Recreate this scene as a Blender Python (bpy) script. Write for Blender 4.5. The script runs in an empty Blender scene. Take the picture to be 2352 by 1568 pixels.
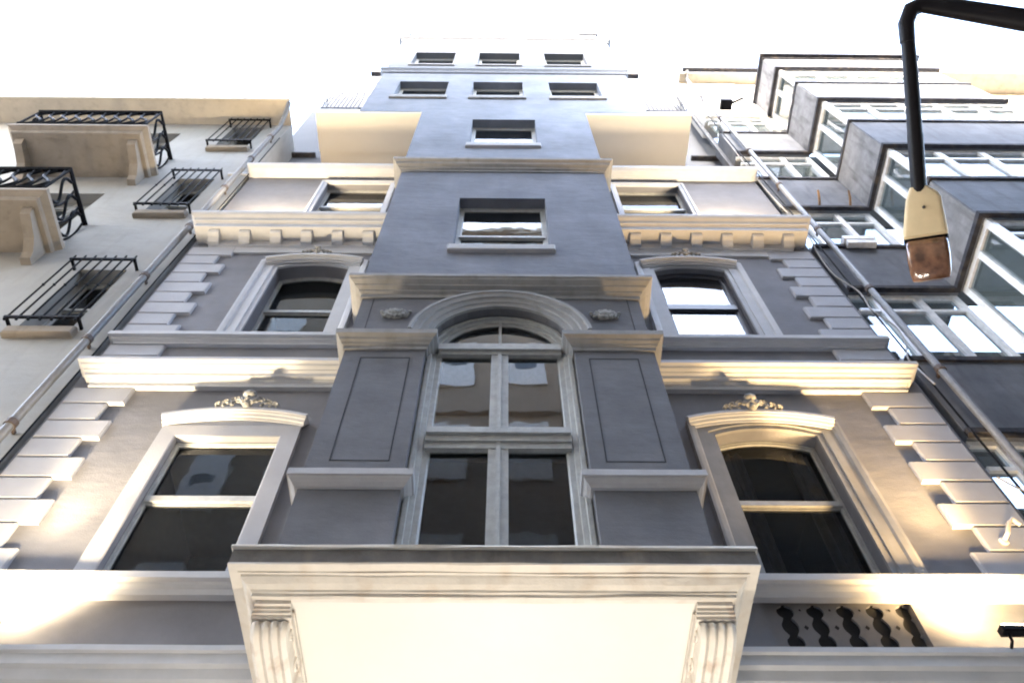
import bpy, bmesh, math, random
from mathutils import Vector, Matrix, noise
random.seed(7)
R = math.radians
scene = bpy.context.scene
COL = scene.collection

# ------------------------------------------------------------------ camera
cam_data = bpy.data.cameras.new('camera')
cam = bpy.data.objects.new('camera', cam_data); COL.objects.link(cam)
cam_data.sensor_width = 36.0; cam_data.lens = 36.0*1900/2352
cam_data.clip_start = 0.05; cam_data.clip_end = 3000
cam.matrix_world = Matrix.Translation((0.05, -4.6, 1.6)) @ Matrix.Rotation(R(-1.0), 4, 'Z') \
    @ Matrix.Rotation(R(90+60.6), 4, 'X') @ Matrix.Rotation(R(-0.5), 4, 'Z')
scene.camera = cam

# ------------------------------------------------------------------ sky, sun, exposure
world = bpy.data.worlds.new('World'); scene.world = world; world.use_nodes = True
wn = world.node_tree; wn.nodes.clear()
sky = wn.nodes.new('ShaderNodeTexSky'); sky.sky_type = 'NISHITA'; sky.sun_disc = False
SUN_EL, SUN_ROT = R(24), R(200)
sky.sun_elevation = SUN_EL; sky.sun_rotation = SUN_ROT
sky.air_density = 1.0; sky.dust_density = 4.0; sky.ozone_density = 1.0
hsv = wn.nodes.new('ShaderNodeHueSaturation'); hsv.inputs['Saturation'].default_value = 0.9
bg = wn.nodes.new('ShaderNodeBackground'); bg.inputs['Strength'].default_value = 0.15
wo = wn.nodes.new('ShaderNodeOutputWorld')
wn.links.new(sky.outputs[0], hsv.inputs['Color']); wn.links.new(hsv.outputs[0], bg.inputs['Color'])
wn.links.new(bg.outputs[0], wo.inputs['Surface'])
sl = bpy.data.lights.new('sun', 'SUN'); sl.energy = 0.12; sl.angle = R(40); sl.color = (1.0, 0.96, 0.92)
so = bpy.data.objects.new('sun', sl); COL.objects.link(so)
so.rotation_euler = (R(90)-SUN_EL, 0, R(180)-SUN_ROT)
scene.view_settings.view_transform = 'Standard'; scene.view_settings.look = 'None'
scene.view_settings.gamma = 1.0; scene.view_settings.exposure = 4.85
WARM = (1.0, 0.72, 0.38)

# ------------------------------------------------------------------ materials
def newmat(name):
    m = bpy.data.materials.new(name); m.use_nodes = True
    nt = m.node_tree; nt.nodes.clear()
    out = nt.nodes.new('ShaderNodeOutputMaterial')
    return m, nt, out
def plaster(name, col, var=0.12, scale=3.0, bump=0.3, rough=0.85, fine=90.0, stain=None, stain_amt=0.0, wave=0.0, spec=0.3):
    m, nt, out = newmat(name); N = nt.nodes.new; L = nt.links.new
    p = N('ShaderNodeBsdfPrincipled'); p.inputs['Roughness'].default_value = rough
    p.inputs['Specular IOR Level'].default_value = spec
    tc = N('ShaderNodeTexCoord')
    n1 = N('ShaderNodeTexNoise'); n1.inputs['Scale'].default_value = scale; n1.inputs['Detail'].default_value = 6
    n1.inputs['Roughness'].default_value = 0.62
    L(tc.outputs['Object'], n1.inputs['Vector'])
    cr = N('ShaderNodeValToRGB')
    cr.color_ramp.elements[0].position = 0.32; cr.color_ramp.elements[1].position = 0.70
    cr.color_ramp.elements[0].color = [c*(1-var) for c in col]+[1]
    cr.color_ramp.elements[1].color = [min(1, c*(1+var)) for c in col]+[1]
    L(n1.outputs['Fac'], cr.inputs['Fac']); last = cr.outputs['Color']
    if stain:
        mp = N('ShaderNodeMapping'); mp.inputs['Scale'].default_value = (7.0, 7.0, 1.3)
        L(tc.outputs['Object'], mp.inputs['Vector'])
        n3 = N('ShaderNodeTexNoise'); n3.inputs['Scale'].default_value = 1.0; n3.inputs['Detail'].default_value = 8
        L(mp.outputs[0], n3.inputs['Vector'])
        r3 = N('ShaderNodeValToRGB'); r3.color_ramp.elements[0].position = 0.52; r3.color_ramp.elements[1].position = 0.74
        L(n3.outputs['Fac'], r3.inputs['Fac'])
        mm = N('ShaderNodeMath'); mm.operation = 'MULTIPLY'; mm.inputs[1].default_value = stain_amt
        L(r3.outputs['Color'], mm.inputs[0])
        mx = N('ShaderNodeMixRGB'); L(mm.outputs[0], mx.inputs['Fac']); L(last, mx.inputs['Color1'])
        mx.inputs['Color2'].default_value = list(stain)+[1]; last = mx.outputs['Color']
    L(last, p.inputs['Base Color'])
    n2 = N('ShaderNodeTexNoise'); n2.inputs['Scale'].default_value = fine; n2.inputs['Detail'].default_value = 4
    L(tc.outputs['Object'], n2.inputs['Vector'])
    b = N('ShaderNodeBump'); b.inputs['Strength'].default_value = bump; b.inputs['Distance'].default_value = 0.006
    L(n2.outputs['Fac'], b.inputs['Height'])
    if wave:
        mpw = N('ShaderNodeMapping'); mpw.inputs['Scale'].default_value = (1.0, 1.0, 2.2)
        L(tc.outputs['Object'], mpw.inputs['Vector'])
        n4 = N('ShaderNodeTexNoise'); n4.inputs['Scale'].default_value = 3.4; n4.inputs['Detail'].default_value = 5
        n4.inputs['Roughness'].default_value = 0.55
        L(mpw.outputs[0], n4.inputs['Vector'])
        b2 = N('ShaderNodeBump'); b2.inputs['Strength'].default_value = wave; b2.inputs['Distance'].default_value = 0.05
        L(n4.outputs['Fac'], b2.inputs['Height']); L(b2.outputs[0], b.inputs['Normal'])
    L(b.outputs[0], p.inputs['Normal']); L(p.outputs[0], out.inputs['Surface'])
    return m
def plain(name, col, rough=0.5, metal=0.0, spec=0.5):
    return plaster(name, col, var=0.15, scale=12, bump=0.12, rough=rough, fine=40, spec=spec)
def glass(name, tint=(0.02, 0.025, 0.03), ior=1.6, opaque=0.35, wob=0.02):
    m, nt, out = newmat(name); N = nt.nodes.new; L = nt.links.new
    tc = N('ShaderNodeTexCoord')
    n = N('ShaderNodeTexNoise'); n.inputs['Scale'].default_value = 2.2; n.inputs['Detail'].default_value = 2
    L(tc.outputs['Object'], n.inputs['Vector'])
    b = N('ShaderNodeBump'); b.inputs['Strength'].default_value = wob*10; b.inputs['Distance'].default_value = 0.01
    L(n.outputs['Fac'], b.inputs['Height'])
    fr = N('ShaderNodeFresnel'); fr.inputs['IOR'].default_value = ior; L(b.outputs[0], fr.inputs['Normal'])
    gl = N('ShaderNodeBsdfGlossy'); gl.inputs['Roughness'].default_value = 0.015; L(b.outputs[0], gl.inputs['Normal'])
    tr = N('ShaderNodeBsdfTransparent'); tr.inputs['Color'].default_value = (0.78, 0.82, 0.82, 1)
    df = N('ShaderNodeBsdfDiffuse'); df.inputs['Color'].default_value = list(tint)+[1]
    m0 = N('ShaderNodeMixShader'); m0.inputs['Fac'].default_value = opaque; L(tr.outputs[0], m0.inputs[1]); L(df.outputs[0], m0.inputs[2])
    m1 = N('ShaderNodeMixShader'); L(fr.outputs[0], m1.inputs['Fac']); L(m0.outputs[0], m1.inputs[1]); L(gl.outputs[0], m1.inputs[2])
    L(m1.outputs[0], out.inputs['Surface'])
    return m
M = {}
M['wall'] = plaster('grey_stucco', (0.175, 0.173, 0.185), var=0.16, scale=1.6, bump=0.3, fine=70, wave=0.13)
M['bay'] = plaster('bay_stucco', (0.122, 0.12, 0.127), var=0.16, scale=2.2, bump=0.3, fine=70, wave=0.2)
M['tower'] = plaster('tower_stucco', (0.145, 0.152, 0.175), var=0.22, scale=1.5, bump=0.35, fine=60, wave=0.25, stain=(0.11, 0.12, 0.15), stain_amt=0.4)
M['tower_mid'] = plaster('upper_tower_brightened', (0.185, 0.197, 0.225), var=0.2, scale=1.4, bump=0.35, fine=60, wave=0.25, stain=(0.16, 0.18, 0.22), stain_amt=0.4)  # tower stucco made paler, putting the brighter upper light into its colour
M['tower_top'] = plaster('top_storey_toned_down', (0.115, 0.122, 0.135), var=0.06, scale=1.6, bump=0.2, fine=60)  # tone lowered to offset the strong sky light on the top storeys
M['cap_trim'] = plaster('cap_paint', (0.36, 0.35, 0.35), var=0.08, scale=5, bump=0.25, fine=60)
M['sash_dark'] = plain('dark_sash', (0.045, 0.045, 0.055), 0.4)
M['glass_sky'] = glass('sky_mirroring_glass', ior=2.3)
M['glass_dim'] = glass('shaded_glass', ior=1.45)
M['trim'] = plaster('pale_trim', (0.46, 0.46, 0.47), var=0.07, scale=4, bump=0.2, fine=60)
M['trim2'] = plaster('bay_trim', (0.24, 0.235, 0.23), var=0.1, scale=5, bump=0.25, fine=60, stain=(0.12, 0.10, 0.08), stain_amt=0.35)
M['quoin'] = plaster('quoin_render', (0.36, 0.36, 0.38), var=0.07, scale=2.5, bump=0.3, fine=60)
M['soffit'] = plaster('cream_soffit', (0.72, 0.685, 0.61), var=0.03, scale=1.2, bump=0.08, fine=40)
M['canopy'] = plaster('canopy_paint', (0.66, 0.60, 0.52), var=0.08, scale=4, bump=0.35, fine=35, stain=(0.42, 0.28, 0.16), stain_amt=0.32, wave=0.3)
M['canopy_dark'] = plaster('canopy_fascia', (0.13, 0.115, 0.10), var=0.25, scale=7, bump=0.5, fine=40, stain=(0.33, 0.26, 0.2), stain_amt=0.5)
M['console'] = plaster('console_paint', (0.66, 0.60, 0.52), var=0.06, scale=5, bump=0.2, fine=50, stain=(0.30, 0.16, 0.08), stain_amt=0.6)
M['sash'] = plain('painted_sash', (0.30, 0.30, 0.285), 0.45)
M['sash_pale'] = plain('pale_sash', (0.50, 0.51, 0.50), 0.4)
M['ornament'] = plaster('carved_stone', (0.27, 0.265, 0.25), var=0.4, scale=26, bump=0.5, fine=80)
M['left'] = plaster('sand_stucco', (0.31, 0.305, 0.29), var=0.10, scale=1.1, bump=0.4, fine=60, stain=(0.20, 0.19, 0.17), stain_amt=0.3, wave=0.25)
M['stone'] = plaster('balcony_stone', (0.27, 0.235, 0.195), var=0.10, scale=4, bump=0.3, fine=50, stain=(0.16, 0.13, 0.1), stain_amt=0.45)
M['eave'] = plaster('eave_board', (0.52, 0.46, 0.37), var=0.08, scale=3, bump=0.15, fine=40, stain=(0.32, 0.27, 0.22), stain_amt=0.4)
M['iron'] = plain('black_iron', (0.0035, 0.0035, 0.005), 0.5, spec=0.06)
M['pipe'] = plain('pale_pipe', (0.15, 0.15, 0.155), 0.45)
M['clip'] = plain('rusty_clip', (0.07, 0.05, 0.04), 0.7)
M['conc'] = plaster('damp_concrete', (0.145, 0.155, 0.175), var=0.22, scale=2.2, bump=0.5, fine=50, stain=(0.08, 0.08, 0.09), stain_amt=0.6, wave=0.2)
M['conc_side'] = plaster('side_concrete', (0.21, 0.205, 0.205), var=0.25, scale=3.5, bump=0.6, fine=45, stain=(0.06, 0.055, 0.05), stain_amt=0.8)
M['drip'] = plaster('drip_edge', (0.035, 0.035, 0.042), var=0.4, scale=9, bump=0.4, fine=50, stain=(0.16, 0.12, 0.08), stain_amt=0.35)
M['white'] = plain('white_frame', (0.78, 0.78, 0.78), 0.35)
M['glass'] = glass('window_glass', ior=1.75)
M['glass_r'] = glass('pale_glass', tint=(0.12, 0.15, 0.15), opaque=0.5, ior=2.0)
M['dark'] = plain('shade_black', (0.02, 0.02, 0.022), 0.9)  # near-black colour standing in for shade in rooms, grooves and slots
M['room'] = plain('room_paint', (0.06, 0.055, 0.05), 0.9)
M['curtain'] = plain('curtain_cloth', (0.14, 0.12, 0.11), 0.9)
M['lamp_paint'] = plaster('lamp_enamel', (0.74, 0.57, 0.34), var=0.06, scale=8, bump=0.1, fine=60, stain=(0.35, 0.2, 0.1), stain_amt=0.2, rough=0.5)
M['tube'] = plain('lamp_tube', (0.010, 0.008, 0.009), 0.5, spec=0.2)
M['cable'] = plain('cable_sheath', (0.30, 0.28, 0.26), 0.6)
M['opp'] = plaster('opposite_render', (0.38, 0.31, 0.24), var=0.1, scale=1, bump=0.2)
M['coping'] = plain('grey_coping', (0.13, 0.14, 0.16), 0.8)
M['opp_dark'] = plaster('opposite_dark_render', (0.035, 0.03, 0.028), var=0.1, scale=1, bump=0.2)
M['opp2'] = plaster('opposite_trim', (0.6, 0.58, 0.53), var=0.05, scale=2, bump=0.2)
M['asphalt'] = plaster('street_paving', (0.09, 0.088, 0.085), var=0.3, scale=6, bump=0.6, fine=20)
M['wood'] = plain('weathered_wood', (0.28, 0.17, 0.09), 0.8)
def lens_mat():
    m, nt, out = newmat('smoked_lens'); N = nt.nodes.new; L = nt.links.new
    p = N('ShaderNodeBsdfPrincipled'); tc = N('ShaderNodeTexCoord')
    n = N('ShaderNodeTexNoise'); n.inputs['Scale'].default_value = 13; n.inputs['Detail'].default_value = 5
    L(tc.outputs['Object'], n.inputs['Vector'])
    cr = N('ShaderNodeValToRGB'); cr.color_ramp.elements[0].position = .35; cr.color_ramp.elements[1].position = .7
    cr.color_ramp.elements[0].color = (0.08, 0.035, 0.018, 1); cr.color_ramp.elements[1].color = (0.30, 0.14, 0.07, 1)
    L(n.outputs['Fac'], cr.inputs['Fac']); L(cr.outputs[0], p.inputs['Base Color'])
    p.inputs['Roughness'].default_value = 0.16; p.inputs['Coat Weight'].default_value = 1.0; p.inputs['Coat Roughness'].default_value = 0.05
    b = N('ShaderNodeBump'); b.inputs['Strength'].default_value = 0.5; b.inputs['Distance'].default_value = 0.01
    n2 = N('ShaderNodeTexNoise'); n2.inputs['Scale'].default_value = 14; L(tc.outputs['Object'], n2.inputs['Vector'])
    L(n2.outputs['Fac'], b.inputs['Height']); L(b.outputs[0], p.inputs['Normal'])
    L(p.outputs[0], out.inputs['Surface']); return m
M['lens'] = lens_mat()
def emit_mat():
    m, nt, out = newmat('lit_tube'); e = nt.nodes.new('ShaderNodeEmission')
    e.inputs['Color'].default_value = (1, .75, .42, 1); e.inputs['Strength'].default_value = 6
    nt.links.new(e.outputs[0], out.inputs['Surface']); return m
M['emit'] = emit_mat()

# ------------------------------------------------------------------ objects
def tag(o, label=None, cat=None, group=None, kind=None):
    if label: o['label'] = label
    if cat: o['category'] = cat
    if group: o['group'] = group
    if kind: o['kind'] = kind
    return o
def empty(name, loc, label, cat, group=None):
    o = bpy.data.objects.new(name, None); COL.objects.link(o); o.location = loc
    o.empty_display_size = 0.3
    return tag(o, label, cat, group)
def origin(o):
    v = Vector((0, 0, 0))
    while o: v += o.location; o = o.parent
    return v
class MB:
    def __init__(s): s.v = []; s.f = []
    def face(s, pts):
        i = len(s.v); s.v += [tuple(p) for p in pts]; s.f.append(list(range(i, i+len(pts))))
    def grid(s, rows, closed=False):
        n = len(rows[0]); i0 = len(s.v)
        for r in rows: s.v += [tuple(p) for p in r]
        for a in range(len(rows)-1):
            for b in range(n if closed else n-1):
                c = (b+1) % n
                s.f.append([i0+a*n+b, i0+a*n+c, i0+(a+1)*n+c, i0+(a+1)*n+b])
    def box(s, x0, x1, y0, y1, z0, z1):
        i = len(s.v)
        s.v += [(x0,y0,z0),(x1,y0,z0),(x1,y1,z0),(x0,y1,z0),(x0,y0,z1),(x1,y0,z1),(x1,y1,z1),(x0,y1,z1)]
        s.f += [[i+a for a in q] for q in ([0,3,2,1],[4,5,6,7],[0,1,5,4],[1,2,6,5],[2,3,7,6],[3,0,4,7])]
    def rbox(s, x0, x1, y0, y1, z0, z1, c=0.012):
        # box with chamfered front (low y) edges
        prof = [(x0, y1), (x0, y0+c), (x0+c, y0), (x1-c, y0), (x1, y0+c), (x1, y1)]
        bot = [(x, y, z0+(c if y <= y0+c*.5 else 0)) for x, y in prof]
        top = [(x, y, z1-(c if y <= y0+c*.5 else 0)) for x, y in prof]
        s.grid([bot, top], True); s.face(bot); s.face(top)
    def obox(s, c, U, V, W):
        c, U, V, W = map(Vector, (c, U, V, W)); i = len(s.v)
        for a, b, d in ((-1,-1,-1),(1,-1,-1),(1,1,-1),(-1,1,-1),(-1,-1,1),(1,-1,1),(1,1,1),(-1,1,1)):
            s.v.append(tuple(c+U*a+V*b+W*d))
        s.f += [[i+a for a in q] for q in ([0,3,2,1],[4,5,6,7],[0,1,5,4],[1,2,6,5],[2,3,7,6],[3,0,4,7])]
    def tube(s, pts, r, n=8, caps=True):
        pts = [Vector(p) for p in pts]; rows = []; up = None
        rs = r if isinstance(r, (list, tuple)) else [r]*len(pts)
        for k, p in enumerate(pts):
            d = (pts[min(k+1, len(pts)-1)]-pts[max(k-1, 0)]).normalized()
            if up is None: up = Vector((0,0,1)) if abs(d.z) < .9 else Vector((1,0,0))
            u = d.cross(up).normalized(); w = u.cross(d); up = w
            rows.append([p+(u*math.cos(t)+w*math.sin(t))*rs[k] for t in [2*math.pi*j/n for j in range(n)]])
        s.grid(rows, True)
        if caps: s.face(rows[0]); s.face(rows[-1])
    def ball(s, c, rx, ry, rz, n=8, m=6, rot=None):
        rows = []
        for a in range(m+1):
            th = math.pi*a/m; row = []
            for b in range(n):
                ph = 2*math.pi*b/n
                v = Vector((rx*math.sin(th)*math.cos(ph), ry*math.sin(th)*math.sin(ph), rz*math.cos(th)))
                if rot: v = rot @ v
                row.append(v+Vector(c))
            rows.append(row)
        s.grid(rows, True)
    def sweep(s, path, prof, to3, closed=False, sub=0, wob=0.0, seed=0.0):
        P = [Vector(p) for p in path]; n = len(P)
        segn = []
        for k in range(n if closed else n-1):
            d = (P[(k+1) % n]-P[k]).normalized(); segn.append(Vector((d.y, -d.x)))
        mit = []
        for k in range(n):
            if closed: a, b = segn[k-1], segn[k]
            else: a, b = segn[max(k-1, 0)], segn[min(k, n-2)]
            mit.append((a+b)/(1+a.dot(b)))
        stations = []
        for k in range(n):
            stations.append((P[k], mit[k]))
            if sub and (closed or k < n-1):
                nx = P[(k+1) % n]; L = (nx-P[k]).length; m = int(L/sub)
                for j in range(1, m):
                    t = j/m; stations.append((P[k].lerp(nx, t), segn[k]))
        rows = []
        for p, mv in stations:
            row = []
            for q, (o, h) in enumerate(prof):
                w = wob*noise.noise(Vector((p.x*2.3+seed, p.y*2.3, q*1.7))) if wob else 0
                w2 = wob*noise.noise(Vector((p.x*3.1, p.y*3.1+seed, q*1.3+9))) if wob else 0
                x = p+mv*(o+w)
                row.append(to3(x.x, x.y, h+w2))
            rows.append(row)
        if closed: rows.append(rows[0])
        s.grid(rows)
        if not closed: s.face(rows[0]); s.face(rows[-1])
    def plan(s, path, prof, **k): s.sweep(path, prof, lambda x, y, h: (x, y, h), **k)
    def elev(s, path, prof, Y, **k): s.sweep(path, prof, lambda x, z, h: (x, Y-h, z), **k)
    def build(s, name, mat, parent=None, smooth=False, weld=True, **props):
        me = bpy.data.meshes.new(name)
        o0 = origin(parent) if parent else Vector((0,0,0))
        me.from_pydata([Vector(v)-o0 for v in s.v], [], s.f)
        bm = bmesh.new(); bm.from_mesh(me)
        if weld: bmesh.ops.remove_doubles(bm, verts=bm.verts, dist=0.0004)
        bmesh.ops.recalc_face_normals(bm, faces=bm.faces)
        if name == 'pane' and len(bm.faces) == 1:        # a single sheet of glass faces the street
            f = bm.faces[:][0]; f.normal_update()
            if f.normal.dot(Vector((-.4, -1, 0))) < 0: bmesh.ops.reverse_faces(bm, faces=[f])
        bm.to_mesh(me); bm.free()
        me.materials.append(mat)
        if smooth:
            for p in me.polygons: p.use_smooth = True
            try: me.set_sharp_from_angle(angle=R(38))
            except Exception: pass
        o = bpy.data.objects.new(name, me); COL.objects.link(o)
        if parent: o.parent = parent
        for k, v in props.items(): o[k] = v
        return o
def arc(x0, x1, zs, rise, n=12):
    """points from (x0,zs) over the crown to (x1,zs)"""
    w = (x1-x0)/2; cx = (x0+x1)/2; rad = (w*w+rise*rise)/(2*rise); cz = zs+rise-rad
    a0 = math.atan2(zs-cz, -w); a1 = math.atan2(zs-cz, w)
    return [(cx+rad*math.cos(a0+(a1-a0)*k/n), cz+rad*math.sin(a0+(a1-a0)*k/n)) for k in range(n+1)]
def opening_path(x0, x1, z0, z1, rise):
    """open path up the left jamb, over, and down the right jamb"""
    if rise: return [(x0, z0)]+arc(x0, x1, z1-rise, rise)+[(x1, z0)]
    return [(x0, z0), (x0, z1), (x1, z1), (x1, z0)]
def wall(mb, x0, x1, z0, z1, Y, holes, depth=0.2, step=0):
    xs = sorted({x0, x1, *[h[0] for h in holes], *[h[1] for h in holes]})
    zs = sorted({z0, z1, *[h[2] for h in holes], *[h[3] for h in holes]})
    xs = [x for x in xs if x0 <= x <= x1]; zs = [z for z in zs if z0 <= z <= z1]
    for i in range(len(xs)-1):
        for j in range(len(zs)-1):
            cx, cz = (xs[i]+xs[i+1])/2, (zs[j]+zs[j+1])/2
            if any(h[0] < cx < h[1] and h[2] < cz < h[3] for h in holes): continue
            mb.face([(xs[i],Y,zs[j]),(xs[i+1],Y,zs[j]),(xs[i+1],Y,zs[j+1]),(xs[i],Y,zs[j+1])])
    for h in holes:
        a, b, c, d = h[:4]; rise = h[4] if len(h) > 4 else 0
        dp = h[5] if len(h) > 5 else depth
        path = opening_path(a, b, c, d, rise)
        for k in range(len(path)-1):
            p, q = path[k], path[k+1]
            mb.face([(p[0],Y,p[1]),(q[0],Y,q[1]),(q[0],Y+dp,q[1]),(p[0],Y+dp,p[1])])
        mb.face([(a,Y,c),(b,Y,c),(b,Y+dp,c),(a,Y+dp,c)])
        if rise:
            ar = arc(a, b, d-rise, rise); m = len(ar)//2
            for k in range(len(ar)-1):
                cor = (a, d) if k < m else (b, d)
                mb.face([(ar[k][0],Y,ar[k][1]),(ar[k+1][0],Y,ar[k+1][1]),(cor[0],Y,cor[1])])
            mb.face([(ar[m][0],Y,ar[m][1]),(a,Y,d),(b,Y,d)])
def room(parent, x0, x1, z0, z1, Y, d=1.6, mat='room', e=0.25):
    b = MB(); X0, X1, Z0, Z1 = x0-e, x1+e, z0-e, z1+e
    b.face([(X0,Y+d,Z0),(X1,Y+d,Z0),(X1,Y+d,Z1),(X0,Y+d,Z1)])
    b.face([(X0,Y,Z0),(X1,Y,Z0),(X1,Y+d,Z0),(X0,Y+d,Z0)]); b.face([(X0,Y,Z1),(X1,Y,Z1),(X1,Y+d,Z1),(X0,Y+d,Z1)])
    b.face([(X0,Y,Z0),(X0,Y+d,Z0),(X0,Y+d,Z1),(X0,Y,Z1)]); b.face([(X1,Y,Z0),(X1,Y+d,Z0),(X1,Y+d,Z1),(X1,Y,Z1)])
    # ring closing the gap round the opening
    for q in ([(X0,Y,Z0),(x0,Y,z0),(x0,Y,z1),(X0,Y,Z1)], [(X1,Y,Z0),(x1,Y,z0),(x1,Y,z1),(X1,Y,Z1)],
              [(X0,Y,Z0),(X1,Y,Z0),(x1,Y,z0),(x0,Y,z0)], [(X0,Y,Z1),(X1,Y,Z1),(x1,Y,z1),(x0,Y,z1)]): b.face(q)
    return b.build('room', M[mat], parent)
def window(parent, x0, x1, z0, z1, Y, rise=0, trans=(), mull=(), fw=0.05, sash='sash', gl='glass',
           rm='room', tilt=0.0, label=None, curtain=False, rail=0.05, dpt=0.05):
    """sash frame mesh = the part 'window'; panes etc. are its sub-parts"""
    f = MB()
    path = opening_path(x0, x1, z0, z1, rise)
    f.elev(path, [(0,0),(fw*.35,0),(fw*.35,-.012),(fw*.75,-.012),(fw,-.03),(fw,-dpt),(0,-dpt)], Y)
    f.box(x0, x1, Y+.004, Y+dpt, z0-.001, z0+fw)
    for t in trans:
        f.box(x0+fw*.5, x1-fw*.5, Y-.012, Y+dpt-.004, t-rail/2, t+rail/2)
        f.box(x0+fw*.5, x1-fw*.5, Y+.016, Y+dpt-.002, t-rail/2-.022, t-rail/2)
    for mu in mull:
        x, za, zb, w = mu
        f.box(x-w/2, x+w/2, Y-.004, Y+dpt-.006, za, zb)
        f.box(x-w*.16, x+w*.16, Y-.016, Y, za, zb)
    o = f.build('window', M[sash], parent)
    if label: o['label'] = label
    g = MB(); yg = Y+dpt*.6
    pts = [(x0+fw*.5, z0+fw*.5)]+([(x0+fw*.5, z1-fw*.5), (x1-fw*.5, z1-fw*.5)] if not rise else
          [(x, z-fw*.5) for x, z in arc(x0+fw*.5, x1-fw*.5, z1-rise, rise)])+[(x1-fw*.5, z0+fw*.5)]
    g.face([(x, yg+(z-z0)*tilt, z) for x, z in pts])
    g.build('pane', M[gl], o)
    room(o, x0, x1, z0, z1+.0, Y+dpt+.02, mat=rm)
    if curtain:
        c = MB()
        for sx in curtain:
            xa, xb = sx; n = int((xb-xa)/.03)+2; rows = [[], []]
            for k in range(n):
                x = xa+(xb-xa)*k/(n-1); yy = Y+dpt+.1+.025*math.sin(k*1.9)
                rows[0].append((x, yy, z0)); rows[1].append((x, yy, z1-.02))
            c.grid(rows)
        c.build('curtain', M['curtain'], o, smooth=True)
    return o

# ================================================================== street (ground)
g = MB(); g.face([(-60,-60,0),(60,-60,0),(60,60,0),(-60,60,0)])
tag(g.build('street', M['asphalt']), kind='structure')

# ================================================================== townhouse
T = empty('townhouse', (0, 0, 0), 'grey rendered townhouse with pale quoins, arched bay window and stepped central tower', 'building')
# ---- wing walls, both sides of the bay
LW = {-1: (-3.03, -2.05), 1: (2.02, 2.94)}
for s in (-1, 1):
    b = MB()
    xa, xb = sorted((s*1.40, s*4.37))
    def sp(a, c): return tuple(sorted((s*a, s*c)))
    l0, l1 = sp(2.03, 3.0); a0, a1 = sp(1.93, 2.98)
    holes = []
    if s < 0: holes.append((l0, l1, 6.16, 7.86, 0, .10))
    else: holes.append((l0, l1, 6.16, 8.06, .11, .16)); holes.append((1.93, 3.02, 5.30, 5.99, 0, .07))
    holes.append((*sp(2.03, 2.98), 9.76, 11.80, .12, .24))
    holes.append((*sp(1.90, 2.98), 13.0, 15.14, 0, .16))
    wall(b, xa, xb, 0, 15.5, 0, holes)
    X = s*4.37
    b.face([(X,0,0),(X,.5,0),(X,.5,15.5),(X,0,15.5)])
    b.build('wing_wall', M['wall'], T)
# ---- quoins
for s in (-1, 1):
    def quoin(z0, z1, long_):
        b = MB(); xa, xb = sorted((s*4.32, s*(3.70 if long_ else 3.855)))
        b.rbox(xa, xb, -.04, 0.0, z0+.004, z1-.004, .014)
        b.build('quoin', M['quoin'], T)
    zt = 12.05; lg = True
    z = 12.15; tops = [12.33-.285*k for k in range(10)]
    for k in range(9):
        z1 = 12.33-.285*k; quoin(max(z1-.285, 9.745), z1, k % 2 == 0)
    quoin(9.33, 9.578, True); quoin(9.005, 9.33, True)
    for k in range(9):
        z1 = 8.698-.2855*k if k else 8.698
        quoin(max(z1-.2855, 6.09), z1, k % 2 == 0)
# ---- string courses and cornices of the wings
def course(name, prof, x_in, x_out, mat='trim', sub=.25, wob=.003, y=0, label=None):
    for s in (-1, 1):
        b = MB()
        if s < 0: path = [(-x_out, y+.12), (-x_out, y), (-x_in, y)]
        else: path = [(x_in, y), (x_out, y), (x_out, y+.12)]
        b.plan(path, [(-.0, prof[0][1])]+prof+[(-.0, prof[-1][1])], sub=sub, wob=wob, seed=s*3.3)
        b.build(name, M[mat], T)
course('string_course', [(.06,5.91),(.075,5.95),(.10,5.975),(.105,5.995),(.135,6.01),(.135,6.07),(.12,6.085)], 1.5, 4.18)
course('string_course', [(.10,4.6),(.12,4.75),(.12,4.93),(.15,4.96),(.15,5.05),(.19,5.09),(.20,5.16),(.225,5.18),(.225,5.26),(.245,5.27),(.245,5.31)], 1.35, 4.3, mat='trim')
course('sill_course', [(.05,9.58),(.05,9.61),(.085,9.63),(.085,9.655),(.125,9.67),(.125,9.735)], 1.5, 4.24)
course('cornice', [(.055,8.70),(.055,8.765),(.085,8.785),(.085,8.795),(.12,8.80),(.125,8.845),(.15,8.865),(.15,8.88),(.185,8.90),(.195,8.93),(.225,8.945),(.225,9.0)], 1.5, 4.12)
course('attic_ledge', [(.02,15.47),(.10,15.46),(.17,15.485),(.215,15.54),(.225,15.61),(.20,15.67),(.12,15.71)], 1.5, 4.2, mat='trim')
# bracketed cornice
for s in (-1, 1):
    b = MB()
    prof = [(0,12.16),(.035,12.16),(.035,12.34),(.06,12.36),(.06,12.52),(.27,12.52),(.27,12.63),(.285,12.64),(.285,12.655),(.31,12.66),(.32,12.72),(.36,12.75),(.38,12.79),(.38,12.85),(0,12.90)]
    path = [(-4.05,.12),(-4.05,0),(-1.5,0)] if s < 0 else [(1.5,0),(4.05,0),(4.05,.12)]
    b.plan(path, prof, sub=.3, wob=.003, seed=s)
    c = b.build('cornice', M['trim'], T)
    c['label'] = 'deep cornice carried on small brackets'
    for k in range(6):
        x = s*(1.88+.432*k) if s < 0 else 1.88+.432*k
        m = MB()
        xw = .075
        pr = [(0,12.37),(.04,12.37),(.07,12.40),(.10,12.43),(.15,12.44),(.17,12.47),(.17,12.519),(0,12.519)]
        lo = [(x-xw, -.058-o, z) for o, z in pr]; hi = [(x+xw, -.058-o, z) for o, z in pr]
        m.grid([lo, hi], True); m.face(lo); m.face(hi)
        m.build('bracket', M['trim'], c)
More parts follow.
